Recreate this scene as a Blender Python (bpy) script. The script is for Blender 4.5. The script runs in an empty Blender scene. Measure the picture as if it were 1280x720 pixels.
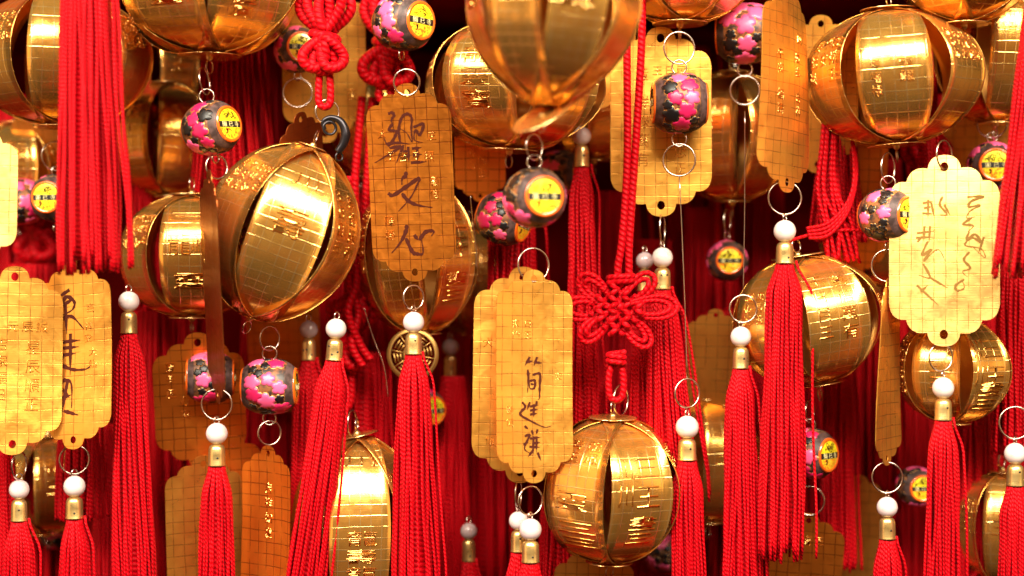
import bpy, bmesh, math, random
import numpy as np
from mathutils import Vector, Matrix, Euler, noise as mnoise
R = math.radians; PI = math.pi
scn = bpy.context.scene; COL = scn.collection

# ------------------------------------------------------------------ camera, world, lamps
U = 0.5 / 1280            # one "pix" of size at the focus plane, in metres
DIST = 2000.0             # camera to focus plane, in the same units
cam_d = bpy.data.cameras.new('camera'); cam = bpy.data.objects.new('camera', cam_d); COL.objects.link(cam)
cam.location = (0, -DIST * U, 0); cam.rotation_euler = (R(90), 0, 0)
cam_d.sensor_width = 36; cam_d.lens = 36 * DIST / 1280; cam_d.clip_start = 0.02; cam_d.clip_end = 50
cam_d.dof.use_dof = True; cam_d.dof.focus_distance = (DIST - 45) * U; cam_d.dof.aperture_fstop = 3.0
cam_d.dof.aperture_blades = 7
scn.camera = cam
wd = bpy.data.worlds.new('World'); scn.world = wd; wd.use_nodes = True
wn = wd.node_tree.nodes; wl = wd.node_tree.links
bg = wn['Background']
tc = wn.new('ShaderNodeTexCoord'); sp = wn.new('ShaderNodeSeparateXYZ'); wl.new(tc.outputs['Generated'], sp.inputs[0])
mr = wn.new('ShaderNodeMapRange'); mr.inputs[1].default_value = -1; mr.inputs[2].default_value = 1
wl.new(sp.outputs['Z'], mr.inputs[0])
rp = wn.new('ShaderNodeValToRGB'); wl.new(mr.outputs[0], rp.inputs[0])
els = rp.color_ramp.elements
els[0].position = 0.0; els[0].color = (0.16, 0.02, 0.006, 1)
els[1].position = 1.0; els[1].color = (0.75, 0.50, 0.26, 1)
for p_, c_ in ((0.30, (0.40, 0.10, 0.025, 1)), (0.44, (0.75, 0.36, 0.11, 1)), (0.56, (0.95, 0.52, 0.17, 1)), (0.7, (0.62, 0.36, 0.14, 1))):
    e_ = els.new(p_); e_.color = c_
nz = wn.new('ShaderNodeTexNoise'); nz.inputs['Scale'].default_value = 2.6; nz.inputs['Detail'].default_value = 3
wl.new(tc.outputs['Generated'], nz.inputs['Vector'])
nr = wn.new('ShaderNodeMapRange'); nr.inputs[1].default_value = 0.36; nr.inputs[2].default_value = 0.64
nr.inputs[3].default_value = 0.25; nr.inputs[4].default_value = 1.5
wl.new(nz.outputs['Fac'], nr.inputs[0])
mx = wn.new('ShaderNodeVectorMath'); mx.operation = 'SCALE'
wl.new(rp.outputs[0], mx.inputs[0]); wl.new(nr.outputs[0], mx.inputs['Scale'])
wl.new(mx.outputs[0], bg.inputs['Color']); bg.inputs['Strength'].default_value = 0.40


def lamp(name, loc, target, sx, sy, power, color):
    d = bpy.data.lights.new(name, 'AREA'); d.shape = 'RECTANGLE'; d.size = sx; d.size_y = sy
    d.energy = power; d.color = color
    o = bpy.data.objects.new(name, d); COL.objects.link(o); o.location = loc
    o.rotation_euler = (Vector(target) - Vector(loc)).to_track_quat('-Z', 'Y').to_euler()
    return o


lamp('key_lamp', (-0.05, -1.10, 0.92), (0, 0, 0), 2.5, 0.50, 190, (1.0, 0.91, 0.72))
lamp('side_lamp', (1.1, -0.55, 0.35), (0, 0.05, 0), 0.5, 1.0, 3.5, (1.0, 0.66, 0.34))
lamp('side_lamp', (-1.1, -0.5, 0.10), (0, 0.05, 0), 0.5, 1.0, 3.5, (1.0, 0.60, 0.30))
scn.view_settings.view_transform = 'Standard'; scn.view_settings.look = 'None'
scn.view_settings.exposure = -0.52; scn.view_settings.gamma = 1
scn.cycles.max_bounces = 7; scn.cycles.diffuse_bounces = 2; scn.cycles.glossy_bounces = 5
scn.cycles.use_denoising = True
scn.cycles.sample_clamp_indirect = 4


# ------------------------------------------------------------------ materials
def mat(name, color, rough=0.5, metal=0.0, **kw):
    m = bpy.data.materials.new(name); m.use_nodes = True
    b = m.node_tree.nodes['Principled BSDF']
    b.inputs['Base Color'].default_value = (*color, 1); b.inputs['Roughness'].default_value = rough
    b.inputs['Metallic'].default_value = metal
    for k, v in kw.items(): b.inputs[k.replace('_', ' ')].default_value = v
    return m


def N(m, t, **kw):
    n = m.node_tree.nodes.new(t)
    for k, v in kw.items():
        if k in n.inputs: n.inputs[k].default_value = v
        else: setattr(n, k, v)
    return n


def L(m, a, b): m.node_tree.links.new(a, b)


def math_node(m, op, a, b=None, clamp=False):
    n = N(m, 'ShaderNodeMath'); n.operation = op; n.use_clamp = clamp
    for i, x in enumerate((a, b)):
        if x is None: continue
        if isinstance(x, (int, float)): n.inputs[i].default_value = x
        else: L(m, x, n.inputs[i])
    return n.outputs[0]


def gold(name, color, line_color, rough, bump, grid=True, line_w=0.05, var=0.12, brush=0.25, sign=-1.0):
    m = mat(name, color, rough, 0.9)
    P = m.node_tree.nodes['Principled BSDF']
    uv = N(m, 'ShaderNodeTexCoord'); oi = N(m, 'ShaderNodeObjectInfo')
    nw = N(m, 'ShaderNodeTexNoise', Scale=0.35, Detail=2.0); L(m, uv.outputs['UV'], nw.inputs['Vector'])
    s = N(m, 'ShaderNodeSeparateXYZ'); L(m, uv.outputs['UV'], s.inputs[0])
    wob = math_node(m, 'MULTIPLY', math_node(m, 'SUBTRACT', nw.outputs['Fac'], 0.5), 0.25)

    def line(o):
        f = math_node(m, 'PINGPONG', math_node(m, 'ADD', o, wob), 0.5)
        r = N(m, 'ShaderNodeMapRange'); r.interpolation_type = 'SMOOTHSTEP'
        r.inputs[1].default_value = line_w * 0.35; r.inputs[2].default_value = line_w * 1.3
        r.inputs[3].default_value = 1; r.inputs[4].default_value = 0
        L(m, f, r.inputs[0]); return r.outputs[0]
    g = math_node(m, 'MAXIMUM', line(s.outputs['X']), line(s.outputs['Y']))
    # lines are worn away in places
    nwr = N(m, 'ShaderNodeTexNoise', Scale=0.5, Detail=2.0); 
    off = N(m, 'ShaderNodeVectorMath'); off.operation = 'ADD'
    L(m, uv.outputs['UV'], off.inputs[0]); cr = N(m, 'ShaderNodeCombineXYZ'); L(m, math_node(m, 'MULTIPLY', oi.outputs['Random'], 37.0), cr.inputs[0]); L(m, cr.outputs[0], off.inputs[1])
    L(m, off.outputs[0], nwr.inputs['Vector'])
    wr = N(m, 'ShaderNodeMapRange'); wr.inputs[1].default_value = 0.34; wr.inputs[2].default_value = 0.50; L(m, nwr.outputs['Fac'], wr.inputs[0])
    g = math_node(m, 'MULTIPLY', g, wr.outputs[0])
    # brushed streaks and mottled tone
    mp = N(m, 'ShaderNodeMapping'); mp.inputs['Scale'].default_value = (0.25, 7.0, 1); L(m, off.outputs[0], mp.inputs[0])
    br = N(m, 'ShaderNodeTexNoise', Scale=1.6, Detail=4.0); L(m, mp.outputs[0], br.inputs['Vector'])
    big = N(m, 'ShaderNodeTexNoise', Scale=0.16, Detail=3.0); L(m, off.outputs[0], big.inputs['Vector'])
    mxc = N(m, 'ShaderNodeMix', data_type='RGBA'); mxc.inputs['A'].default_value = (*color, 1)
    mxc.inputs['B'].default_value = (color[0] * 0.82, color[1] * 0.66, color[2] * 0.5, 1)
    bm_ = N(m, 'ShaderNodeMapRange'); bm_.inputs[1].default_value = 0.35; bm_.inputs[2].default_value = 0.65; bm_.inputs[4].default_value = var * 4
    L(m, big.outputs['Fac'], bm_.inputs[0]); L(m, bm_.outputs[0], mxc.inputs['Factor'])
    mx2 = N(m, 'ShaderNodeMix', data_type='RGBA'); L(m, mxc.outputs['Result'], mx2.inputs['A']); mx2.inputs['B'].default_value = (*line_color, 1)
    L(m, math_node(m, 'MULTIPLY', g, (1.0 if sign < 0 else 0.6) if grid else 0.0), mx2.inputs['Factor']); L(m, mx2.outputs['Result'], P.inputs['Base Color'])
    rr = N(m, 'ShaderNodeMapRange'); rr.inputs[3].default_value = rough * 0.7; rr.inputs[4].default_value = rough * 1.45
    sm = N(m, 'ShaderNodeTexNoise', Scale=0.9, Detail=5.0, Distortion=1.2); L(m, off.outputs[0], sm.inputs['Vector'])   # handling smudges
    L(m, math_node(m, 'ADD', math_node(m, 'MULTIPLY', br.outputs['Fac'], 0.5), math_node(m, 'MULTIPLY', math_node(m, 'SUBTRACT', sm.outputs['Fac'], 0.25), 1.1)), rr.inputs[0]); L(m, rr.outputs[0], P.inputs['Roughness'])
    h = math_node(m, 'ADD', math_node(m, 'MULTIPLY', g, (sign if sign > 0 else -0.35) * (1.0 if grid else 0.0)), math_node(m, 'MULTIPLY', br.outputs['Fac'], brush))
    b2 = N(m, 'ShaderNodeBump'); b2.inputs['Strength'].default_value = bump; b2.inputs['Distance'].default_value = 0.0004
    L(m, h, b2.inputs['Height'])
    # gentle dents in the foil
    nd = N(m, 'ShaderNodeTexNoise', Scale=0.22, Detail=1.5); L(m, off.outputs[0], nd.inputs['Vector'])
    b3 = N(m, 'ShaderNodeBump'); b3.inputs['Strength'].default_value = 0.28; b3.inputs['Distance'].default_value = 0.004
    L(m, nd.outputs['Fac'], b3.inputs['Height']); L(m, b2.outputs[0], b3.inputs['Normal']); L(m, b3.outputs[0], P.inputs['Normal'])
    return m


M = {}
M['foil'] = gold('gold_foil', (0.97, 0.52, 0.115), (1.0, 0.78, 0.40), 0.20, 0.28, line_w=0.04, sign=1.0)
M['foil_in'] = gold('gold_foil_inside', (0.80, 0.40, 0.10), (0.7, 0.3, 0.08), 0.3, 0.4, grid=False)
M['plate'] = gold('gold_plate', (0.97, 0.48, 0.085), (0.42, 0.15, 0.03), 0.30, 0.24, line_w=0.034, brush=0.3)
M['gleam_plate'] = gold('gleam_gold_plate', (0.97, 0.60, 0.20), (0.45, 0.18, 0.03), 0.38, 0.24, line_w=0.032, brush=0.35)  # same gold plate, its highlight put into a paler base colour
M['shaded_plate'] = gold('shaded_plate', (0.34, 0.085, 0.02), (0.2, 0.05, 0.01), 0.3, 0.2, line_w=0.032, brush=0.3)  # same gold plate turned from the light, shade painted in as dark brown
M['red_reflection'] = gold('red_reflection_plate', (0.93, 0.30, 0.035), (0.30, 0.06, 0.01), 0.33, 0.22, line_w=0.04, brush=0.25)  # same gold plate, reflected red of the surroundings put into its colour
M['emboss'] = mat('gold_embossing', (1.0, 0.58, 0.17), 0.2, 1.0)
M['brass'] = gold('cap_brass', (0.80, 0.58, 0.24), (0.5, 0.3, 0.1), 0.28, 0.25, grid=False)
M['wire'] = mat('ring_wire', (0.62, 0.50, 0.42), 0.25, 1.0)
M['dark_metal'] = mat('dark_clasp_metal', (0.035, 0.03, 0.035), 0.3, 0.8)
M['ink'] = mat('brown_ink', (0.055, 0.008, 0.003), 0.75, Specular_IOR_Level=0.15)
M['ink2'] = mat('olive_ink', (0.20, 0.10, 0.018), 0.7, Specular_IOR_Level=0.2)
def pearl_material(name, color, tint):
    m = mat(name, color, 0.24, 0.0, Coat_Weight=0.6, Coat_Roughness=0.1)
    oi = N(m, 'ShaderNodeObjectInfo'); x = N(m, 'ShaderNodeMix', data_type='RGBA'); x.inputs['A'].default_value = (*color, 1); x.inputs['B'].default_value = (*tint, 1)
    L(m, oi.outputs['Random'], x.inputs['Factor'])
    t = N(m, 'ShaderNodeTexCoord'); n = N(m, 'ShaderNodeTexNoise', Scale=220, Detail=3.0); L(m, t.outputs['Object'], n.inputs['Vector'])
    y = N(m, 'ShaderNodeMix', data_type='RGBA'); L(m, x.outputs['Result'], y.inputs['A']); y.inputs['B'].default_value = (color[0] * 0.72, color[1] * 0.55, color[2] * 0.55, 1)
    r = N(m, 'ShaderNodeMapRange'); r.inputs[1].default_value = 0.5; r.inputs[2].default_value = 0.75; L(m, n.outputs['Fac'], r.inputs[0]); L(m, r.outputs[0], y.inputs['Factor'])
    L(m, y.outputs['Result'], m.node_tree.nodes['Principled BSDF'].inputs['Base Color'])
    return m


M['pearl'] = pearl_material('pearl', (0.72, 0.60, 0.56), (0.62, 0.48, 0.50))
M['pearl_grey'] = pearl_material('grey_pearl', (0.45, 0.33, 0.33), (0.36, 0.27, 0.29))
M['coin'] = mat('dull_coin_brass', (0.50, 0.28, 0.08), 0.42, 0.9)
M['label_rim'] = mat('label_rim', (0.80, 0.12, 0.01), 0.25, 0.0, Coat_Weight=0.8, Coat_Roughness=0.1)
M['black'] = mat('black_lacquer', (0.006, 0.004, 0.005), 0.45, 0.0, Coat_Weight=0.1, Coat_Roughness=0.2)
M['pink'] = mat('pink_lacquer', (0.88, 0.10, 0.27), 0.42, 0.0, Coat_Weight=0.25, Coat_Roughness=0.2)
M['pink_deep'] = mat('deep_pink_lacquer', (0.62, 0.012, 0.10), 0.42, 0.0, Coat_Weight=0.25, Coat_Roughness=0.2)
M['gold_line'] = mat('gold_outline', (0.55, 0.26, 0.07), 0.45, 0.6)
M['label_text'] = mat('pale_lettering', (0.85, 0.75, 0.35), 0.4)


def cord_material(name, c1, c2, bump=0.9):
    m = mat(name, c1, 0.48, 0.0, Sheen_Weight=0.06, Sheen_Roughness=0.4)
    m.node_tree.nodes['Principled BSDF'].inputs['Sheen Tint'].default_value = (1, 0.25, 0.3, 1)
    m.node_tree.nodes['Principled BSDF'].inputs['Specular IOR Level'].default_value = 0.35
    m.node_tree.nodes['Principled BSDF'].inputs['Specular Tint'].default_value = (1, 0.25, 0.28, 1)
    uv = N(m, 'ShaderNodeTexCoord'); s = N(m, 'ShaderNodeSeparateXYZ'); L(m, uv.outputs['UV'], s.inputs[0])
    ph = math_node(m, 'ADD', math_node(m, 'MULTIPLY', s.outputs['X'], 2.0), s.outputs['Y'])
    w1 = math_node(m, 'SINE', math_node(m, 'MULTIPLY', ph, 2 * PI))
    w2 = math_node(m, 'SINE', math_node(m, 'MULTIPLY', math_node(m, 'SUBTRACT', math_node(m, 'MULTIPLY', s.outputs['X'], 2.0), s.outputs['Y']), 2 * PI))
    w = w1
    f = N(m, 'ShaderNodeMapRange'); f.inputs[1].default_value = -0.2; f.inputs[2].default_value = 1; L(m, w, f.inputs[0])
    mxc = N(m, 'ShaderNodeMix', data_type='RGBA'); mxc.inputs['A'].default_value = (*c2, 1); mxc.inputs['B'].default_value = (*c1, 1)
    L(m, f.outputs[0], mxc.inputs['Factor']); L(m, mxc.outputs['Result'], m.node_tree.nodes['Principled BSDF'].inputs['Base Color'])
    b = N(m, 'ShaderNodeBump'); b.inputs['Strength'].default_value = bump * 0.42; b.inputs['Distance'].default_value = 0.0004
    L(m, w, b.inputs['Height']); L(m, b.outputs[0], m.node_tree.nodes['Principled BSDF'].inputs['Normal'])
    return m


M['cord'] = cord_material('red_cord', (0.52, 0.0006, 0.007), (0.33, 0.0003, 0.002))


def mottled(name, c1, c2, scale, rough, coords='Object', lo=0.4, hi=0.6, **kw):
    m = mat(name, c1, rough, kw.pop('metal', 0.0), **kw)
    t = N(m, 'ShaderNodeTexCoord'); n = N(m, 'ShaderNodeTexNoise', Scale=scale, Detail=4.0); L(m, t.outputs[coords], n.inputs['Vector'])
    r = N(m, 'ShaderNodeMapRange'); r.inputs[1].default_value = lo; r.inputs[2].default_value = hi; L(m, n.outputs['Fac'], r.inputs[0])
    x = N(m, 'ShaderNodeMix', data_type='RGBA'); x.inputs['A'].default_value = (*c1, 1); x.inputs['B'].default_value = (*c2, 1)
    L(m, r.outputs[0], x.inputs['Factor']); L(m, x.outputs['Result'], m.node_tree.nodes['Principled BSDF'].inputs['Base Color'])
    return m


M['bead'] = mottled('bead_lacquer', (0.03, 0.018, 0.018), (0.26, 0.085, 0.025), 260, 0.5, Coat_Weight=0.12, Coat_Roughness=0.2)
M['bead_end'] = mottled('bead_end_lacquer', (0.04, 0.022, 0.02), (0.10, 0.055, 0.052), 300, 0.55, Coat_Weight=0.08, Coat_Roughness=0.3, Specular_IOR_Level=0.3)
M['label_yellow'] = mottled('yellow_label', (0.95, 0.82, 0.015), (0.55, 0.42, 0.01), 1100, 0.35, lo=0.52, hi=0.60, Coat_Weight=1.0, Coat_Roughness=0.05)
M['label_orange'] = mottled('orange_label_print', (0.92, 0.62, 0.02), (0.85, 0.16, 0.01), 900, 0.35, lo=0.5, hi=0.58, Coat_Weight=1.0, Coat_Roughness=0.05)
M['board'] = mottled('dark_red_board', (0.14, 0.002, 0.002), (0.03, 0.001, 0.001), 9, 0.8, Specular_IOR_Level=0.0)


# ------------------------------------------------------------------ helpers
def W(px, py, d=0.0):
    """a spot of the hanging wall, d behind (+) or in front of (-) the focus plane"""
    k = (DIST + d) / DIST
    return Vector(((px - 640) * U * k, d * U, -(py - 360) * U * k))


def TURN(px): return -math.degrees(math.atan2(px - 640, DIST))   # turned a little towards the path in front


def K(d): return (DIST + d) / DIST * U


def thing(name, label, cat, loc, rot=(0, 0, 0), group=None):
    o = bpy.data.objects.new(name, None); o.empty_display_size = 0.01; COL.objects.link(o)
    o.location = loc
    # rot = (pitch about x, lean about y, spin about own axis z)
    o.rotation_euler = (Matrix.Rotation(R(rot[1]), 3, 'Y') @ Matrix.Rotation(R(rot[0]), 3, 'X') @ Matrix.Rotation(R(rot[2]), 3, 'Z')).to_euler()
    o['label'] = label; o['category'] = cat
    if group: o['group'] = group
    return o


def mesh_obj(name, verts, faces, mats, parent, uvs=None, smooth=True, fmat=None, loc=None):
    me = bpy.data.meshes.new(name); me.from_pydata([tuple(v) for v in verts], [], faces)
    if not isinstance(mats, (list, tuple)): mats = [mats]
    for m_ in mats: me.materials.append(m_)
    if smooth: me.polygons.foreach_set('use_smooth', [True] * len(me.polygons))
    if fmat is not None: me.polygons.foreach_set('material_index', fmat)
    if uvs is not None:
        lay = me.uv_layers.new(name='UVMap'); vi = np.empty(len(me.loops), dtype=np.int32)
        me.loops.foreach_get('vertex_index', vi)
        lay.data.foreach_set('uv', np.asarray(uvs, dtype=np.float32)[vi].ravel())
    me.update()
    o = bpy.data.objects.new(name, me); COL.objects.link(o)
    if parent is not None: o.parent = parent
    if loc is not None: o.location = loc
    return o


class MB:
    """collects vertices and faces of one mesh"""
    def __init__(self): self.v = []; self.f = []; self.uv = []; self.mi = []

    def add(self, vs, fs, uvs=None, mi=0):
        n = len(self.v); self.v += [tuple(x) for x in vs]; self.f += [[i + n for i in q] for q in fs]
        self.uv += [tuple(x) for x in uvs] if uvs is not None else [(x[0] / 14, x[2] / 14) for x in vs]
        self.mi += [mi] * len(fs)

    def lathe(self, prof, c=(0, 0, 0), n=20, axis='Z', mi=0):
        vs = []; uv = []
        for i, (r, a) in enumerate(prof):
            for j in range(n + 1):
                t = 2 * PI * j / n
                p = (r * math.cos(t), r * math.sin(t), a)
                if axis == 'X': p = (a, r * math.cos(t), r * math.sin(t))
                vs.append((p[0] + c[0], p[1] + c[1], p[2] + c[2])); uv.append((r * t / 14 if r > 0 else 0, a / 14))
        fs = [[i * (n + 1) + j, i * (n + 1) + j + 1, (i + 1) * (n + 1) + j + 1, (i + 1) * (n + 1) + j] for i in range(len(prof) - 1) for j in range(n)]
        self.add(vs, fs, uv, mi)

    def tube(self, pts, r, n=8, closed=False, mi=0, twist=1 / 6.5, ph=0.0):
        pts = np.asarray(pts, dtype=float); m = len(pts)
        if closed: tg = np.roll(pts, -1, 0) - np.roll(pts, 1, 0)
        else: tg = np.gradient(pts, axis=0)
        tg /= np.linalg.norm(tg, axis=1)[:, None] + 1e-9
        a = np.array([0, 1.0, 0.0]) if abs(tg[0][1]) < 0.9 else np.array([1.0, 0, 0])
        nn = []; cur = a - tg[0] * a.dot(tg[0]); cur /= np.linalg.norm(cur)
        for t in tg:
            cur = cur - t * cur.dot(t); cur /= np.linalg.norm(cur) + 1e-9; nn.append(cur)
        nn = np.array(nn); bb = np.cross(tg, nn)
        seg = np.linalg.norm(np.diff(pts, axis=0), axis=1); ln = np.concatenate([[0], np.cumsum(seg)])
        rr = np.broadcast_to(np.asarray(r, dtype=float), (m,))
        mm = m + 1 if closed else m
        vs = []; uv = []
        for i in range(mm):
            ii = i % m
            l_ = ln[i] if i < m else ln[-1] + np.linalg.norm(pts[0] - pts[-1])
            for j in range(n + 1):
                t = 2 * PI * j / n
                vs.append(pts[ii] + rr[ii] * (math.cos(t) * nn[ii] + math.sin(t) * bb[ii])); uv.append((j / n, l_ * twist + ph))
        fs = [[i * (n + 1) + j, (i + 1) * (n + 1) + j, (i + 1) * (n + 1) + j + 1, i * (n + 1) + j + 1] for i in range(mm - 1) for j in range(n)]
        if not closed:
            fs.append([j for j in range(n)]); fs.append([(mm - 1) * (n + 1) + n - 1 - j for j in range(n)])
        self.add(vs, fs, uv, mi)

    def build(self, name, mats, parent, k, smooth=True):
        v = [(x * k, y * k, z * k) for x, y, z in self.v]
        return mesh_obj(name, v, self.f, mats, parent, self.uv, smooth, self.mi if isinstance(mats, (list, tuple)) and len(mats) > 1 else None)


GL = {}


def glyph(ch):
    """one raised character as (verts, faces), one unit high, centred"""
    if ch in GL: return GL[ch]
    c = bpy.data.curves.new('glyph', 'FONT'); c.body = ch; c.size = 1.0; c.resolution_u = 2
    c.extrude = 0.016; c.bevel_depth = 0.018; c.offset = -0.026; c.bevel_resolution = 0
    c.align_x = 'CENTER'; c.align_y = 'CENTER'
    o = bpy.data.objects.new('glyph', c); COL.objects.link(o)
    dg = bpy.context.evaluated_depsgraph_get(); me = bpy.data.meshes.new_from_object(o.evaluated_get(dg))
    vs = [tuple(v.co) for v in me.vertices]; fs = [list(p.vertices) for p in me.polygons]
    bpy.data.objects.remove(o); bpy.data.curves.remove(c); bpy.data.meshes.remove(me)
    if vs:
        xs = [v[0] for v in vs]; ys = [v[1] for v in vs]; cx = (min(xs) + max(xs)) / 2; cy = (min(ys) + max(ys)) / 2
        vs = [(x - cx, y - cy, z) for x, y, z in vs]
    GL[ch] = (vs, fs); return GL[ch]


def put_text(mb, ch, size, fn, mi=0, wide=1.0):
    """fn(gx, gy, gz) maps glyph space (already sized) onto a surface"""
    vs, fs = glyph(ch)
    mb.add([fn(x * size * wide, y * size, z * size) for x, y, z in vs], fs, None, mi)


def ring_pts(r, rx=None, n=30, cz=0.0, cx=0.0, yaw=0.0):
    """ring seen as an ellipse: a circle of radius r turned about the vertical by acos(rx/r)"""
    a = math.acos(min(1, (rx or r) / r)) + yaw
    return [(cx + r * math.cos(t) * math.cos(a), r * math.cos(t) * math.sin(a), cz + r * math.sin(t)) for t in [2 * PI * i / n for i in range(n)]]


def catmull(p, n=8, closed=False):
    p = [np.array(x, dtype=float) for x in p]; m = len(p); out = []
    for i in range(m if closed else m - 1):
        a, b, c, d = (p[(i - 1) % m] if closed or i > 0 else p[0]), p[i], p[(i + 1) % m], (p[(i + 2) % m] if closed or i + 2 < m else p[-1])
        for j in range(n):
            t = j / n
            out.append(0.5 * ((2 * b) + (c - a) * t + (2 * a - 5 * b + 4 * c - d) * t * t + (3 * b - a - 3 * c + d) * t ** 3))
    if not closed: out.append(p[-1])
    return out


# ------------------------------------------------------------------ the charms
def lantern(label, px, py, rx, rz, d, lean=0, pitch=0, spin=0, pw=1.0, width=0.88, wr=None, seed=0, discs=(1, 1), strips=6,
            disc_tilt=0, cat='lantern', group='gold foil lanterns', hook=None):
    rnd = random.Random(seed); k = K(d)
    t = thing('foil_lantern', label, cat, W(px, py, d), (pitch, lean, TURN(px)), group)
    n = 22; nw = 6; lim = R(80)
    for s in range(strips):
        az = R(spin) + s * 2 * PI / strips
        o_ = (0.8 if s % 2 else -0.8) + rnd.uniform(-0.4, 0.4)
        ax = (math.sin(az), -math.cos(az)); tx = (math.cos(az), math.sin(az))   # outward / tangent
        jit = rnd.uniform(-0.012, 0.012) * rx
        tw = rnd.uniform(-0.03, 0.03)

        def pos(sx, ph, out=0.0):
            c = max(math.cos(ph), 0.0)
            r = (rx * (c ** pw) + o_) * (1 + 0.02 * math.sin(3 * ph + s)) + jit * c
            sx2 = sx + tw * rz * math.sin(ph)
            # outward normal of the profile
            nr_, nz_ = math.cos(ph) * rz, math.sin(ph) * rx; q = math.hypot(nr_, nz_) + 1e-6
            r2 = r + out * nr_ / q; z = rz * math.sin(ph) + out * nz_ / q
            return (ax[0] * r2 + tx[0] * sx2, ax[1] * r2 + tx[1] * sx2, z)

        def hw(ph): return 0.5 * width * rx * (0.34 + 0.66 * max(math.cos(ph), 0) ** 0.75)
        vs = []; uv = []
        for layer in (0.0, -0.9):
            for i in range(n + 1):
                ph = -lim + 2 * lim * i / n
                for j in range(nw + 1):
                    sx = (j / nw * 2 - 1) * hw(ph)
                    vs.append(pos(sx, ph, layer)); uv.append((sx / 13 + s * 5.37, ph * rz / 13 * 0.95 + s))
        A = (n + 1) * (nw + 1); fs = []; mi = []
        for i in range(n):
            for j in range(nw):
                q = [i * (nw + 1) + j, i * (nw + 1) + j + 1, (i + 1) * (nw + 1) + j + 1, (i + 1) * (nw + 1) + j]
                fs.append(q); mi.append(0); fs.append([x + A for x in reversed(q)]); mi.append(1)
            for j in (0, nw):
                a_, b_ = i * (nw + 1) + j, (i + 1) * (nw + 1) + j
                fs.append([a_, b_, b_ + A, a_ + A]); mi.append(0)
        v2 = [(x * k, y * k, z * k) for x, y, z in vs]
        so = mesh_obj('strip', v2, fs, [M['foil'], M['foil_in']], t, uv, True, mi)
        # raised writing on the strips that face the viewer
        facing = -ax[1]
        if wr and facing > -0.2:
            mb = MB(); spec = wr[s % len(wr)]
            for (txt, sx0, ph0, size, wide) in spec:
                for q, ch in enumerate(txt):
                    p0 = R(ph0) - q * size * 1.12 / rz
                    def fn(gx, gy, gz, p0=p0, sx0=sx0):
                        return pos(sx0 * hw(p0) + gx, p0 + gy / rz, 0.2 + gz)
                    put_text(mb, ch, size, fn, wide=wide)
            if mb.v: mb.build('embossed_writing', M['emboss'], so, k)
    for zz, use in ((rz * math.sin(lim) + 2.0, discs[0]), (-rz * math.sin(lim) - (12.0 if discs[1] > 1 else 2.0), discs[1])):
        if not use: continue
        mb = MB(); r_ = 0.36 * rx * use
        mb.lathe([(0.1, 0.6), (r_ * 0.5, 1.0), (r_ * 0.9, 0.8), (r_, 0.2), (r_, -0.6), (r_ * 0.9, -0.4), (0.1, -0.8)], n=28)
        a = R(disc_tilt if zz > 0 else -disc_tilt * 0.6)
        mb.v = [(x * math.cos(a) - z * math.sin(a), y, x * math.sin(a) + z * math.cos(a) + zz + (0.45 * y if use > 1 else 0)) for x, y, z in mb.v]
        dsc = mb.build('end_disc', M['foil'], t, k)
        mb = MB(); sg = 1 if zz > 0 else -1
        mb.lathe([(0.1, 6), (2.8, 5.2), (4.2, 3), (4.4, 1), (4.4, -1.5)] if sg > 0 else [(4.4, 1.5), (4.4, -1), (4.0, -3), (2.6, -5.2), (0.1, -6)], n=12)
        mb.v = [(x, y, z + zz) for x, y, z in mb.v]
        mb.build('rivet', M['brass'], dsc, k)
        if hook is not False:
            mb = MB(); mb.tube(ring_pts(8.5, 3, cz=zz + sg * 13, yaw=rnd.uniform(-0.3, 0.3)), 1.1, 6, closed=True)
            mb.build('ring', M['wire'], t, k)
    return t


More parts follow.
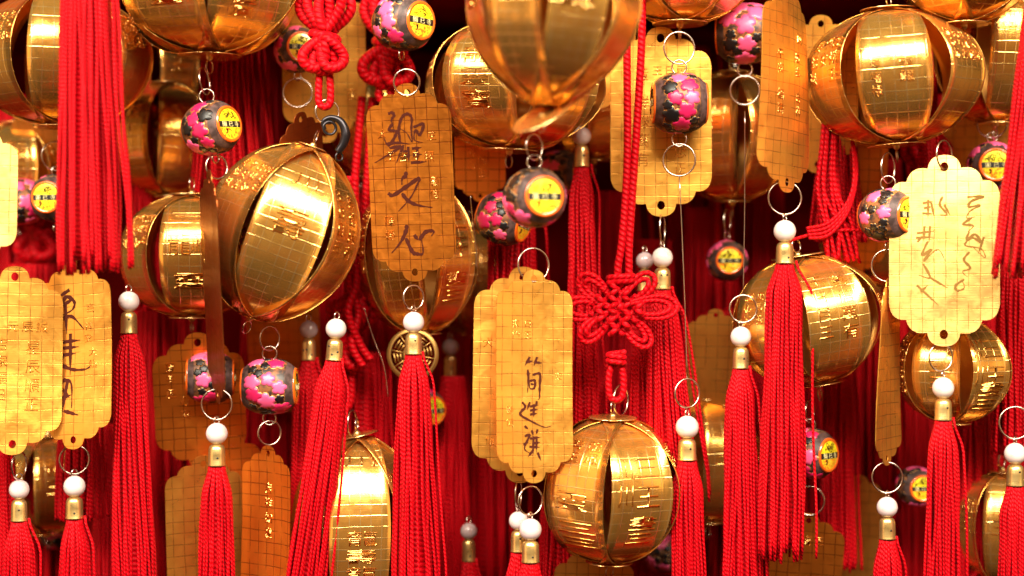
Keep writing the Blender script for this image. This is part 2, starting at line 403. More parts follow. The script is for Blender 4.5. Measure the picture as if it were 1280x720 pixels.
def plaque(label, px, py, w, h, d, yaw=0, lean=0, pitch=0, bend=0.0, raised=(), strokes=(), seed=0, ring=None, name='gold_plaque', group='gold name plaques', smat='ink', skew=0.0, metal='plate'):
    """w is the true width; the plaque may be turned by yaw"""
    k = K(d)
    t = thing(name, label, 'plaque', W(px, py, d), (pitch, lean, yaw + TURN(px)), group)
    s = w / 134.0

    def bez(a, b, c, n=7): return [((1 - u) ** 2 * a[0] + 2 * u * (1 - u) * b[0] + u * u * c[0], (1 - u) ** 2 * a[1] + 2 * u * (1 - u) * b[1] + u * u * c[1]) for u in [i / n for i in range(n)]]
    half = bez((0, 0), (18, 0), (20, 17)) + bez((20, 17), (41, 13), (46, 33)) + bez((46, 33), (65, 31), (67, 54)) + [(67, 54)]
    tr = [(x * s, h / 2 - y * s) for x, y in half]
    right = tr + [(x, -z) for x, z in reversed(tr)]
    out = right[:-1] + [(-x, z) for x, z in reversed(right)][:-1]
    hole = [[(5.2 * s * math.cos(a), sg * (h / 2 - 15 * s) + 6.0 * s * math.sin(a)) for a in [2 * PI * i / 14 for i in range(14)]] for sg in (1, -1)]
    rnd = random.Random(seed); wa = rnd.uniform(0, 6); wb = rnd.uniform(0.6, 1.6)

    def surf(x, z): return bend * (x / (w / 2)) ** 2 * 10 + skew * x * z / (w * h) * 60 + wb * math.sin(z / h * 5 + wa) * 1.3
    bm = bmesh.new()
    for loop in [out] + hole:
        vv = [bm.verts.new((x, 0, z)) for x, z in loop]
        for i in range(len(vv)): bm.edges.new((vv[i], vv[(i + 1) % len(vv)]))
    bmesh.ops.triangle_fill(bm, use_beauty=True, edges=bm.edges[:], normal=(0, -1, 0))
    for i in range(1, 9):
        x = -w / 2 + w * i / 9
        bmesh.ops.bisect_plane(bm, geom=bm.verts[:] + bm.edges[:] + bm.faces[:], plane_co=(x, 0, 0), plane_no=(1, 0, 0))
    for i in range(1, 13):
        z = -h / 2 + h * i / 13
        bmesh.ops.bisect_plane(bm, geom=bm.verts[:] + bm.edges[:] + bm.faces[:], plane_co=(0, 0, z), plane_no=(0, 0, 1))
    bm.normal_update(); bm.verts.index_update()
    vs = [tuple(v.co) for v in bm.verts]; fs = []
    for f in bm.faces:
        q = [v.index for v in f.verts]
        if f.normal.y > 0: q.reverse()
        fs.append(q)
    bed = [(e.verts[0].index, e.verts[1].index) for e in bm.edges if len(e.link_faces) == 1]
    bm.free()
    n = len(vs); T = 1.1
    allv = [(x, surf(x, z) - T / 2, z) for x, _, z in vs] + [(x, surf(x, z) + T / 2, z) for x, _, z in vs]
    uv = [(x / 14 + seed * 0.37, z / 14.5 + seed * 0.61) for x, _, z in vs] * 2
    F = fs + [[i + n for i in reversed(q)] for q in fs] + [[a, b, b + n, a + n] for a, b in bed]
    pl = mesh_obj('plate', [(x * k, y * k, z * k) for x, y, z in allv], F, M[metal], t, uv, False)
    cl, sl, cy = math.cos(R(lean)), math.sin(R(lean)), max(math.cos(R(yaw)), 0.25)

    def tolocal(X, Y):
        x, z = X - px, -(Y - py)
        return (cl * x - sl * z) / cy, sl * x + cl * z
    if raised:
        mb = MB()
        for (txt, X, Y, size, mode) in raised:
            for i, ch in enumerate(txt):
                XX, YY = (X + i * size * 1.15, Y) if mode == 'h' else (X, Y + i * size * 1.25)
                x0, z0 = tolocal(XX, YY)
                put_text(mb, ch, size, lambda gx, gy, gz: (x0 + gx, surf(x0 + gx, z0 + gy) - T / 2 - 0.2 - gz, z0 + gy))
        mb.build('raised_writing', M['emboss'], pl, k)
    if strokes:
        mb = MB()
        for (ox, oy, sc, wd_, lst) in strokes:
            for st in lst:
                p = catmull([(ox + a / sc, 0, oy + b / sc) for a, b in st], 6)
                m_ = len(p); vv = []; Lp = []
                for q in p: Lp.append(tolocal(q[0], q[2]))
                for i, (x, z) in enumerate(Lp):
                    a_, b_ = Lp[max(0, i - 1)], Lp[min(m_ - 1, i + 1)]
                    tx_, tz_ = b_[0] - a_[0], b_[1] - a_[1]; q = math.hypot(tx_, tz_) + 1e-6
                    u = i / (m_ - 1)
                    ww = 1.25 * wd_ * (0.55 + 0.45 * math.sin(PI * min(1, u * 1.15 + 0.12)) + 0.18 * math.sin(i * 1.7 + len(st)))
                    ww *= 1.25 - 0.85 * u ** 3
                    nx, nz = -tz_ / q * ww / 2, tx_ / q * ww / 2
                    for g in (1, -1): vv.append((x + g * nx, surf(x, z) - T / 2 - 0.35, z + g * nz))
                mb.add(vv, [[2 * i, 2 * i + 1, 2 * i + 3, 2 * i + 2] for i in range(m_ - 1)])
        mb.build('handwriting', M[smat], pl, k, smooth=False)
    if ring:
        r_, rx_ = ring
        mb = MB(); mb.tube(ring_pts(r_, rx_, 40, cz=h / 2 - 15 * s + r_ - 3), 1.15, 8, closed=True); mb.build('ring', M['wire'], t, k)
    return t


def flower(mb, surf, a0, th0, rad, rot, mi, petals=5, lift=0.5):
    n = 30; vs = [surf(a0, th0, lift + 0.25)]; ring1 = []; ring2 = []; ring3 = []
    for i in range(n):
        t = 2 * PI * i / n; rr = rad * (0.66 + 0.34 * abs(math.cos(petals * t / 2)) ** 0.7)
        for f_, lst, lf in ((0.55, ring1, lift + 0.25), (0.96, ring2, lift), (1.0, ring3, -0.4)):
            lst.append(surf(a0 + f_ * rr * math.cos(t + rot), th0 + f_ * rr * math.sin(t + rot), lf))
    vs += ring1 + ring2 + ring3; fs = [[0, 1 + (i + 1) % n, 1 + i] for i in range(n)]
    for b in (1, 1 + n):
        fs += [[b + i, b + (i + 1) % n, b + n + (i + 1) % n, b + n + i] for i in range(n)]
    mb.add(vs, fs, None, mi)


def bead(label, px, py, Rb, d, yaw=45, lean=0, pitch=0, seed=0, top=(), bottom=(), L_=None, text='圓已寺'):
    """painted drum bead; yaw 0 shows its round label to the viewer, 90 turns the label to the right"""
    k = K(d); rnd = random.Random(seed)
    t = thing('painted_bead', label, 'bead', W(px, py, d), (pitch, lean, TURN(px)), 'cherry blossom drum beads')
    La = L_ or Rb * 0.86
    rot = R(-90 + yaw); c_, s_ = math.cos(rot), math.sin(rot)
    def rad(a): u = min(1, abs(a) / La); return Rb * (1 - 0.30 * u ** 3.2)
    def rz_(p): return (p[0] * c_ - p[1] * s_, p[0] * s_ + p[1] * c_, p[2])
    def surf(a, th, out=0.0):
        r = rad(a) + out; q = th / Rb
        return (a, r * math.cos(q), r * math.sin(q))
    prof = [(rad(La * a), La * a) for a in np.linspace(-0.97, 0.97, 25)]
    body = MB(); body.lathe(prof, n=40, axis='X', mi=0)
    for sg in (1, -1):
        rE = rad(La * 0.97)
        ep = [(rE, sg * La * 0.97), (rE * 0.97, sg * La * 1.02), (rE * 0.9, sg * La * 1.05), (0.1, sg * La * 1.06)]
        if sg < 0: ep.reverse()
        body.lathe(ep, n=40, axis='X', mi=1)
    for sg in (1, -1):       # plain lacquer collar round each end
        cp = [(rad(La * a) + 0.35, sg * La * a) for a in ((0.74, 0.8, 0.88, 0.97) if sg > 0 else (0.97, 0.88, 0.8, 0.74))]
        body.lathe(cp, n=40, axis='X', mi=1)
    body.v = [rz_(p) for p in body.v]; body.build('drum', [M['bead'], M['bead_end']], t, k)
    fl = MB(); placed = []
    tries = 0
    while len(placed) < 34 and tries < 3000:
        tries += 1
        r = rnd.choice((0.34, 0.38, 0.29)) * Rb if len(placed) < 17 else 0.19 * Rb
        a0 = rnd.uniform(-0.6, 0.6) * La; th = rnd.uniform(0, 2 * PI) * Rb
        ok = all(math.hypot(a0 - b[0], min(abs(th - b[1]), 2 * PI * Rb - abs(th - b[1]))) > 0.72 * (r + b[2]) for b in placed)
        if ok: placed.append((a0, th, r, rnd.random()))
    for i, (a0, th, r, q) in enumerate(placed):
        mi = 0 if i < 17 and q < 0.5 else 1 if i < 17 and q < 0.85 else 2
        ro = rnd.uniform(0, 6)
        flower(fl, surf, a0, th, r * 1.10, ro, 3, lift=0.15)
        flower(fl, surf, a0, th, r, ro, mi, lift=0.75)
    fl.v = [rz_(p) for p in fl.v]
    fl.build('painted_blossoms', [M['pink'], M['pink_deep'], M['black'], M['gold_line']], t, k)
    for sg in (1, -1):
        rl = Rb * 0.60; base = La * 1.06
        mb = MB(); pr = [(rl * 1.16, base - 1), (rl * 1.14, base + 0.9), (rl * 1.05, base + 1.6), (rl * 0.98, base + 0.8), (rl * 0.9, base + 0.5)]
        if sg < 0: pr = [(r, -a) for r, a in reversed(pr)]
        mb.lathe(pr, n=36, axis='X'); mb.v = [rz_(p) for p in mb.v]; lab = mb.build('label_rim', M['label_rim'], t, k)
        mb = MB(); nn = 40
        # disc face: upper part yellow, lower part orange print, black band, writing
        def P3(u, v, o): return (sg * (base + 0.6 + o + 1.6 * (1 - min(1, (u * u + v * v) / rl ** 2))), sg * u, v)
        cols = 24
        vs = []; fs = []; mi = []
        for i in range(cols + 1):
            v = -rl + 2 * rl * i / cols; hw_ = math.sqrt(max(0, rl * rl - v * v))
            for j in range(17): vs.append(P3(hw_ * (j / 8 - 1), v, 0))
        for i in range(cols):
            for j in range(16):
                q = [i * 17 + j, i * 17 + j + 1, (i + 1) * 17 + j + 1, (i + 1) * 17 + j]
                fs.append(q if sg > 0 else q); mi.append(1 if i < 9 else 0)
        n0 = len(mb.v); mb.add(vs, fs); mb.mi = mi
        mb.v = [rz_(p) for p in mb.v]; face = mb.build('round_label', [M['label_yellow'], M['label_orange']], t, k)
        mb = MB(); bh = 0.19 * rl; vs = []
        for i in range(3):
            v = -bh + bh * i - 0.02 * rl; hw_ = math.sqrt(rl * rl - v * v) * 0.98
            for j in range(17): vs.append(P3(hw_ * (j / 8 - 1), v, 0.3))
        mb.add(vs, [[i * 17 + j, i * 17 + j + 1, (i + 1) * 17 + j + 1, (i + 1) * 17 + j] for i in range(2) for j in range(16)])
        mb.v = [rz_(p) for p in mb.v]; mb.build('black_band', M['black'], face, k)
        mb = MB()
        for q, ch in enumerate(text):
            put_text(mb, ch, rl * 0.40, lambda gx, gy, gz: P3((q - 1) * rl * 0.56 + gx, gy - 0.02 * rl, 0.55 + gz))
        mb.v = [rz_(p) for p in mb.v]; mb.build('lettering', M['label_text'], face, k)
        mb = MB()
        for q in range(26):
            u_, v_ = rnd.uniform(-0.75, 0.75) * rl, rnd.uniform(0.3, 0.85) * rl
            if math.hypot(u_, v_) > 0.82 * rl: continue
            a0 = rnd.uniform(0, 6); rr = rnd.uniform(0.06, 0.12) * rl
            arc = [P3(u_ + rr * math.cos(a0 + x), v_ + rr * math.sin(a0 + x), 0.25) for x in np.linspace(0, 4.2, 9)]
            mb.tube(arc, 0.34, 5)
        arc = [P3((-0.45 + 0.10 * math.cos(x)) * rl, (-0.45 + 0.13 * math.sin(x)) * rl, 0.25) for x in np.linspace(-2, 1.6, 9)]
        mb.tube(arc, np.linspace(0.5, 1.3, 9), 6)
        mb.v = [rz_(p) for p in mb.v]; mb.build('scroll_print', M['ink'], face, k)
    for (cz, r_, rx_) in top:
        mb = MB(); mb.tube(ring_pts(r_, rx_, 36, cz=Rb + cz), 1.15 if r_ > 12 else 1.0, 8, closed=True); mb.build('ring', M['wire'], t, k)
    for (cz, r_, rx_) in bottom:
        mb = MB(); mb.tube(ring_pts(r_, rx_, 36, cz=-Rb - cz), 1.15 if r_ > 12 else 1.0, 8, closed=True); mb.build('ring', M['wire'], t, k)
    return t


def cords_mesh(mb, top_z, length, r0, r1, r2, shift=0.0, n=34, sr=2.2, seed=0, ell=0.8, seg=30, stray=0, core=True):
    rnd = random.Random(seed)
    pts = []
    stray += (0, 1, 2)[seed % 3]
    for i in range(n): pts.append((1.0 + rnd.uniform(-0.06, 0.05), 2 * PI * i / n + rnd.uniform(-0.07, 0.07)))
    for i in range(int(n * 0.5)): pts.append((rnd.uniform(0.45, 0.8), rnd.uniform(0, 2 * PI)))
    for q in range(stray): pts.append((1.35 + 0.3 * rnd.random(), rnd.uniform(-0.5, 0.3)))
    for (rf, an) in pts:
        p1, p2, p3 = rnd.uniform(0, 6), rnd.uniform(0, 6), rnd.uniform(0, 6)
        amp = rnd.uniform(0.6, 2.6); le = length * (1 - abs(rnd.gauss(0, 0.03)))
        da = rnd.uniform(-0.25, 0.25)
        path = []
        for s in range(seg + 1):
            u = s / seg; z = -u * le
            f = min(1, u * length / 45); f = f * f * (3 - 2 * f)
            g = min(1, max(0, u * length - 45) / max(60, length * 0.7))
            rr = (r0 + (r1 - r0) * f + (r2 - r1) * g)
            an2 = an + da * u
            wob = amp * min(1, u * 4)
            x = rf * rr * math.cos(an2) + wob * math.sin(u * length / 55 + p1) + shift * u ** 1.3
            y = rf * rr * math.sin(an2) * ell + wob * math.sin(u * length / 48 + p2)
            path.append((x, y, top_z + z))
        mb.tube(path, sr * rnd.uniform(0.9, 1.08), 6, twist=rnd.uniform(0.17, 0.20), ph=rnd.random())
    if core:
        path = [(shift * u ** 1.3, 0, top_z - u * length * 0.95) for u in np.linspace(0, 1, 12)]
        mb.tube(path, np.interp(np.linspace(0, 1, 12), [0, 0.15, 1], [r0 * 0.8, r1 * 0.6, r2 * 0.55]), 10)


def tassel(label, px, py, d, pr=13, w1=42, w2=54, length=330, shift=0, ring=None, ring_dx=0, seed=0, lean=0, pearl='pearl', n=42, string=None, capless=False, stray=0, cap=1.0, sr=1.75, dots=False, group='red tassels'):
    """px,py = centre of the pearl"""
    k = K(d)
    t = thing('red_tassel', label, 'tassel', W(px, py, d), (0, lean, 0), group)
    mb = MB()
    zt = 0.0
    if not capless:
        pf = [(0.05 * pr, pr * 0.985)] + [(pr * math.cos(a), pr * math.sin(a)) for a in np.linspace(R(84), R(-84), 19)] + [(0.05 * pr, -pr * 0.985)]
        mb.lathe(list(reversed(pf)), n=28); mb.build('pearl', M[pearl], t, k)
        s = pr / 13.0 * cap; z0 = -pr + 1
        mb = MB(); cp = [(0.3, 0), (3.2 * s, -0.1), (6.5 * s, -1.2), (8.8 * s, -3.4), (9.8 * s, -6.6), (10.1 * s, -14), (10.2 * s, -25), (10.7 * s, -26.5), (10.7 * s, -27.5), (9.2 * s, -27.6), (9.0 * s, -22)]
        mb.lathe([(r, z0 + z) for r, z in reversed(cp)], n=26); co = mb.build('cap', M['brass'], t, k)
        mb = MB()
        for a in ((-100, -60, -130) if dots else (-75,)):
            aa = R(a); rr = 10.1 * s; zc = z0 - (12 if not dots else rr)
            zc = z0 - random.Random(seed + a).uniform(9, 21)
            mb.lathe([(1.3, -0.3), (1.3, 0.25), (0.1, 0.3)], n=10, axis='X')
            m0 = len(mb.v) - 33
            for q in range(m0, len(mb.v)):
                x, y, z = mb.v[q]; mb.v[q] = ((rr + x) * math.cos(aa) - y * math.sin(aa), (rr + x) * math.sin(aa) + y * math.cos(aa), z + zc)
        mb.build('pin_hole', M['black'], co, k)
        zt = z0 - 24 * 1.0
        mb = MB(); mb.tube(ring_pts(4.6, 2.6, 16, cz=pr + 3.2), 0.95, 6, closed=True); mb.build('eyelet', M['wire'], t, k)
    if ring:
        rr, rx_, gap = ring
        mb = MB(); mb.tube(ring_pts(rr, rx_, 40, cz=pr + gap + rr, cx=ring_dx), 1.15, 8, closed=True); mb.build('ring', M['wire'], t, k)
        if string:
            mb = MB(); z1 = pr + gap + rr * 2 - 2
            mb.tube([(ring_dx + 0.8 * math.sin(u * 3) + string[1] * u, 0, z1 + u * string[0]) for u in np.linspace(0, 1, 14)], 0.7, 5)
            mb.build('string', M['wire'], t, k)
    mb = MB()
    s = pr / 13.0 * cap
    cords_mesh(mb, zt, length, (8.0 * s if not capless else w1 / 2 - 4), w1 / 2 - 2, w2 / 2 - 2, shift, n, sr, seed, stray=stray)
    mb.build('cords', M['cord'], t, k)
    return t


def cord_thing(name, label, cat, px, py, d, paths, r=3.4, group=None, closed=False, part='cord', lean=0):
    """knotted cord: paths are lists of (x, y, depth) in picture units about (px, py)"""
    k = K(d); t = thing(name, label, cat, W(px, py, d), (0, lean, 0), group)
    for nm, ps, rr, cl in paths:
        mb = MB()
        for p in ps:
            q = catmull([(a, c, -b) for a, b, c in p], 8, cl)
            mb.tube(q, rr, 10, closed=cl, twist=1 / 6.5)
        mb.build(nm, M['cord'], t, k)
    return t



# ------------------------------------------------------------------ the setting
def slab(name, x0, x1, z0, z1, y0, y1, m):
    v = [(x, y, z) for x in (x0, x1) for y in (y0, y1) for z in (z0, z1)]
    f = [[0, 1, 3, 2], [4, 6, 7, 5], [0, 4, 5, 1], [2, 3, 7, 6], [0, 2, 6, 4], [1, 5, 7, 3]]
    o = mesh_obj(name, v, f, m, None, smooth=False); o['kind'] = 'structure'; return o


slab('backdrop', -0.62, 0.62, -0.45, 0.45, 0.26, 0.275, M['board'])

slab('shade_slab', -0.62, 0.62, 0.152, 0.164, 0.034, 0.262, M['board'])  # slab added above to keep the key light off the deep charms

# ------------------------------------------------------------------ lanterns
A_ = [('寿福祿', -0.6, 36, 15, 1.0), ('平安善', -0.15, 36, 15, 1.0), ('吉祥如', 0.3, 36, 15, 1.0), ('寶王正', 0.72, 36, 13, 1.0)]
B_ = [('闔家', -0.35, 24, 28, 1.0), ('安康', 0.4, 24, 28, 1.0), ('靈鳳', -0.1, -24, 16, 2.2)]
C_ = [('王日目三', -0.45, 36, 19, 1.1), ('善信萬有', 0.35, 34, 19, 1.2)]
D_ = [('三王', 0.2, 26, 32, 1.1), ('川川', -0.55, 26, 30, 0.8), ('畫三', 0.1, -18, 20, 2.0)]
E_ = [('誠心誠', -0.6, 30, 13, 1), ('萬有善', -0.15, 30, 13, 1), ('星辰順', 0.3, 30, 13, 1), ('大仙師', 0.72, 30, 13, 1)]
F_ = [('龍', -0.35, 10, 30, 1.0), ('鳳', 0.4, 10, 30, 1.0), ('靈', 0.05, -24, 22, 2.2), ('三', 0, 38, 16, 3.4)]
sets = [[B_, C_, A_, E_, D_, F_], [E_, D_, F_, A_, B_, C_], [D_, A_, C_, F_, E_, B_]]

lantern('large gold foil lantern at the top left behind the long red tassel', 78, 74, 100, 84, 10, spin=2, seed=1, wr=[[('龍', 0.2, 8, 30, 1.3)], A_, C_, E_, D_, E_])
lantern('gold lantern cut by the top edge above the blossom bead with a round label', 262, -28, 112, 98, -20, spin=28, width=1.04, seed=2, wr=sets[0])
lantern('gold lantern in the left half tucked behind the edge-on plaque and the leaning lantern', 240, 320, 82, 76, 70, spin=-2, seed=3, wr=[F_, E_, D_, C_, B_, A_])
lantern('tall pointed gold lantern leaning right, hung from the black clasp', 352, 290, 86, 113, -30, lean=20, spin=4, pw=1.25, width=1.03, seed=4, wr=[[('壽', 0.0, 8, 40, 1.1), ('川', 0.1, 38, 22, 1.6)], C_, D_, E_, F_, A_], discs=(0.6, 0.5))
lantern('gold lantern half hidden behind the orange handwritten plaque', 520, 322, 72, 96, 70, spin=-18, seed=5, wr=sets[1], lean=-4)
lantern('wide gold lantern behind the blurred lantern at top centre', 641, 108, 108, 80, 40, spin=-22, seed=6, wr=[[('龍靈寶', -0.1, 18, 24, 1.8)], A_, C_, B_, D_, E_], lean=3)
lantern('large out of focus gold lantern hanging closest at top centre', 690, 6, 104, 128, -230, spin=19, strips=8, pw=1.45, width=0.70, seed=7, wr=[[('壽', -0.1, 0, 40, 1.2)], A_, C_, B_, D_, E_], lean=5, discs=(0.6, 1.1), disc_tilt=-48)
lantern('gold lantern cut by the top edge above the bead that hangs before a plaque', 850, -55, 96, 84, 0, spin=10, seed=8, wr=sets[2])
lantern('round gold lantern with a wide white gleam at the upper right', 1116, 97, 101, 84, -20, spin=1, seed=9, wr=[[('寿福祿', -0.5, 4, 14, 1.0), ('龍龍', 0.3, 4, 14, 1.3)], E_, D_, A_, C_, [('寿福祿', -0.5, 30, 19, 1.0), ('平安', 0.05, 30, 19, 1.0), ('吉祥王', 0.55, 30, 19, 1.0)]], lean=-3, disc_tilt=-2)
lantern('gold lantern at the top right corner cut by the top edge with a riveted point', 1205, -58, 92, 88, -40, spin=30, pw=1.2, seed=10, wr=sets[0])
lantern('gold lantern behind the upper right lantern, at the right edge', 1244, 62, 72, 92, 70, spin=20, seed=11, wr=sets[1])
lantern('gold lantern behind the longest pearl tassel right of centre', 1010, 400, 92, 80, 25, spin=24, lean=-9, seed=12, wr=[C_, [('龍', -0.2, 4, 34, 1.4), ('靈', 0.2, -20, 22, 1.5)], D_, A_, B_, E_])
lantern('small gold lantern below the pale signed plaque on the right', 1190, 462, 67, 66, 15, spin=-17, seed=13, wr=[[('三王', 0.0, 6, 18, 1.0)], D_, E_, A_, B_, C_])
lantern('round gold lantern hung from the flower knot at bottom centre', 764, 612, 84, 90, -10, spin=27, lean=1, pitch=3, seed=14, wr=[D_, A_, B_, C_, E_, [('寿王', -0.3, 44, 16, 1.3), ('龍鳳', 0.4, 44, 16, 1.3), ('靈', -0.1, -2, 26, 2.0), ('三三', 0.0, -24, 20, 3.2)]], width=0.99)
lantern('long gold lantern at the bottom edge between two tassels left of centre', 446, 662, 74, 118, 25, spin=3, pw=1.15, width=1.0, seed=15, wr=[[('龍壽龍', 0.05, 0, 20, 2.0), ('川', 0, 50, 22, 2)], A_, C_, B_, D_, E_], disc_tilt=12)
for lb, x, y, rx, rz, d, sp in (
        ('shaded gold lantern deep behind the bead at upper right of centre', 915, 172, 74, 80, 170, 40),
        ('shaded gold lantern behind the red tassel at the upper left', 210, 175, 66, 70, 190, 15),
        ('dim gold lantern below the row of two beads on the left', 195, 90, 60, 62, 240, 30),
        ('shaded gold lantern behind the tassel right of the bottom lantern', 884, 575, 62, 76, 150, 20),
        ('dim gold lantern below the grid plaques at the lower left', 60, 605, 62, 60, 190, 10),
        ('dim gold lantern glimpsed behind the blossom bead at right', 1085, 300, 60, 60, 230, 30),
        ('dim gold lantern behind the left edge below the big lantern', 20, 215, 58, 60, 210, 0),
        ('dim gold lantern deep at the lower right edge', 1252, 660, 50, 70, 110, 0),
        ('dim gold lantern behind the bright pearl tassel, upper centre', 742, 130, 58, 70, 200, 20),
        ('dim gold lantern behind the knot at the top', 455, 150, 56, 70, 230, 50),
        ('dim gold lantern deep behind the coin left of centre', 590, 350, 60, 66, 260, 12)):
    lantern(lb, x, y, rx, rz, d, spin=sp, seed=int(x), group='gold foil lanterns', wr=[[('龍王', 0, 26, 22, 1.2)]])

# ------------------------------------------------------------------ plaques
P1a = (460, 100, 4.8, 2.5, [[(125, 205), (150, 198), (160, 215), (145, 240), (150, 265), (155, 290)], [(178, 300), (165, 340), (130, 392), (108, 375), (98, 345)],
      [(195, 375), (188, 300), (205, 230), (240, 205), (265, 230), (262, 300), (266, 372), (235, 320), (190, 290)], [(275, 285), (335, 265), (312, 330), (287, 300), (280, 360), (330, 375)],
      [(110, 385), (180, 378), (255, 385)], [(130, 410), (200, 400), (105, 460), (40, 500)], [(215, 390), (195, 440), (170, 500)], [(242, 400), (246, 495)], [(210, 430), (252, 428)], [(215, 460), (252, 458)],
      [(265, 412), (322, 405)], [(296, 410), (296, 490)], [(258, 497), (352, 490)], [(270, 450), (325, 446)], [(150, 265), (130, 300), (175, 310), (190, 350)]])
P1b = (460, 200, 4.8, 3.3, [[(230, 70), (222, 100), (205, 112), (203, 150)], [(120, 200), (150, 212), (230, 160), (300, 112), (302, 130), (255, 225), (180, 310)], [(203, 200), (240, 245), (300, 272), (385, 285)],
      [(230, 390), (225, 430), (190, 500), (138, 562)], [(225, 470), (262, 550), (290, 565), (327, 560), (320, 480)], [(275, 450), (298, 482)], [(305, 482), (345, 432), (392, 428), (378, 458)]])
plaque('orange gold plaque with large brushed handwriting left of centre', *(514, 229, 106, 248, -70), metal='red_reflection', lean=-2, yaw=-6, pitch=9, bend=0.35, seed=1, strokes=[P1a, P1b], ring=(16, 16),
       raised=[('善信', 543, 226, 13, 'v'), ('陳媛', 487, 277, 14, 'v'), ('太', 478, 168, 12, 'v'), ('王寶王照', 488, 196, 14, 'h'), ('正', 540, 170, 12, 'v')])
P3s = (600, 430, 4.0, 2.3, [[(250, 65), (225, 110)], [(235, 92), (265, 85)], [(287, 65), (270, 110)], [(280, 92), (310, 95)], [(240, 128), (243, 180), (238, 245)], [(238, 150), (252, 145)],
      [(265, 155), (300, 150), (299, 220), (298, 270), (290, 276)], [(250, 185), (275, 183), (272, 220), (250, 220), (250, 186)], [(255, 202), (270, 200)],
      [(210, 290), (226, 315), (200, 350), (255, 385), (320, 415), (355, 408)], [(250, 290), (235, 330)], [(285, 285), (280, 310)], [(250, 312), (292, 305)], [(250, 332), (290, 326)], [(250, 352), (287, 346)], [(270, 300), (268, 368)],
      [(222, 408), (240, 425)], [(222, 460), (246, 455), (220, 520), (252, 545)], [(215, 500), (240, 490)], [(258, 430), (265, 455)], [(287, 425), (280, 450)], [(248, 472), (302, 465)], [(262, 495), (300, 490)], [(245, 512), (298, 515)],
      [(266, 460), (262, 562)], [(281, 460), (280, 540)], [(285, 540), (302, 582)], [(262, 530), (238, 562)]])
plaque('broad gold plaque at centre, behind the one with three handwritten signs', 652, 468, 122, 270, -62, lean=1, yaw=4, pitch=-3, seed=2, raised=[('大', 610, 428, 14, 'v'), ('仙', 612, 550, 12, 'v'), ('王寶', 640, 395, 12, 'h')])
plaque('gold plaque at centre front with three handwritten signs in brown ink', 667, 470, 104, 266, -84, lean=0, yaw=24, pitch=-4, bend=-0.4, seed=3, strokes=[P3s], ring=(21, 21),
       raised=[('善信', 637, 512, 12, 'v'), ('家門', 645, 405, 11, 'v'), ('日王', 660, 405, 11, 'v'), ('安', 698, 470, 11, 'v')])
plaque('wide gold plaque with raised writing behind the side-on blossom bead', 826, 152, 126, 238, 10, lean=0, pitch=-2, seed=4,
       raised=[('黃', 803, 92, 17, 'v'), ('王日示', 822, 88, 13, 'h'), ('祥祿萬有', 803, 128, 19, 'v'), ('忠正', 850, 190, 17, 'v')])
P5s = (1110, 190, 2.88, 2.1, [[(285, 165), (342, 165), (300, 180), (290, 200), (330, 196), (295, 215), (282, 240), (312, 236)], [(290, 290), (280, 318), (310, 300), (330, 330), (300, 312), (275, 338), (330, 352), (342, 385), (300, 342)],
      [(340, 310), (320, 370)], [(290, 362), (270, 390), (292, 420), (265, 432), (282, 452)], [(270, 460), (240, 482), (245, 500), (270, 490), (262, 462)], [(300, 240), (270, 262), (305, 268), (285, 290)],
      [(200, 160), (190, 190), (215, 225), (190, 225)], [(205, 190), (225, 228)]])
P5t = (1110, 190, 2.88, 2.1, [[(130, 182), (166, 176)], [(134, 200), (162, 195)], [(150, 170), (148, 235)], [(128, 218), (168, 222)], [(160, 180), (170, 235)], [(108, 290), (168, 284)], [(135, 265), (132, 322)], [(155, 265), (150, 325)], [(105, 306), (165, 305)], [(110, 322), (126, 300)],
      [(146, 320), (125, 370), (158, 350), (130, 392), (180, 350), (205, 392)], [(128, 400), (152, 452), (110, 440)], [(150, 450), (212, 490)], [(105, 478), (180, 552)], [(118, 502), (142, 480)]])
plaque('pale gold plaque signed with a sprawling olive signature on the right', 1180, 313, 134, 240, -68, lean=1, yaw=-4, pitch=-3, metal='gleam_plate', seed=5, strokes=[P5s, P5t], ring=(18, 8), smat='ink2')
plaque('narrow looking gold plaque turned sideways at the upper right of centre', 986, 110, 116, 262, -70, yaw=60, lean=1, pitch=-2, bend=0.7, seed=6, raised=[('平安', 975, 70, 14, 'v'), ('福壽', 975, 120, 14, 'v'), ('如意', 996, 70, 14, 'v'), ('吉祥', 996, 120, 14, 'v'), ('川', 1000, 45, 16, 'v')], skew=0.3)
plaque('gold grid plaque with raised lettering at the left edge', 17, 450, 118, 236, -64, lean=-1, yaw=3, pitch=-6, seed=7, raised=[('元辰誠', 15, 408, 15, 'h'), ('星辰順正', 40, 434, 19, 'v'), ('吉家福日', 2, 430, 17, 'v')])
P8s = (40, 320, 3.0, 3.2, [[(75, 155), (97, 150), (90, 185)], [(135, 125), (95, 150)], [(100, 202), (122, 152), (152, 170), (146, 200), (110, 220)], [(110, 182), (150, 160)], [(120, 180), (126, 290)], [(100, 240), (142, 225), (188, 275)],
      [(110, 322), (176, 315)], [(104, 345), (172, 340)], [(100, 372), (162, 365)], [(140, 290), (144, 445)], [(116, 375), (104, 400), (150, 425), (200, 425), (216, 410)],
      [(110, 470), (106, 560)], [(110, 480), (125, 465), (150, 480), (156, 570)], [(120, 500), (146, 532)], [(118, 532), (152, 520)], [(128, 580), (160, 590), (182, 596)], [(136, 470), (118, 600)]])
plaque('gold plaque with dark brushed handwriting beside the left edge plaque', 92, 443, 104, 236, -45, lean=-2, yaw=-34, pitch=-6, bend=0.3, seed=8, strokes=[P8s], raised=[('吉', 110, 385, 13, 'v'), ('祥安', 108, 408, 12, 'v'), ('大仙', 114, 440, 12, 'v')])
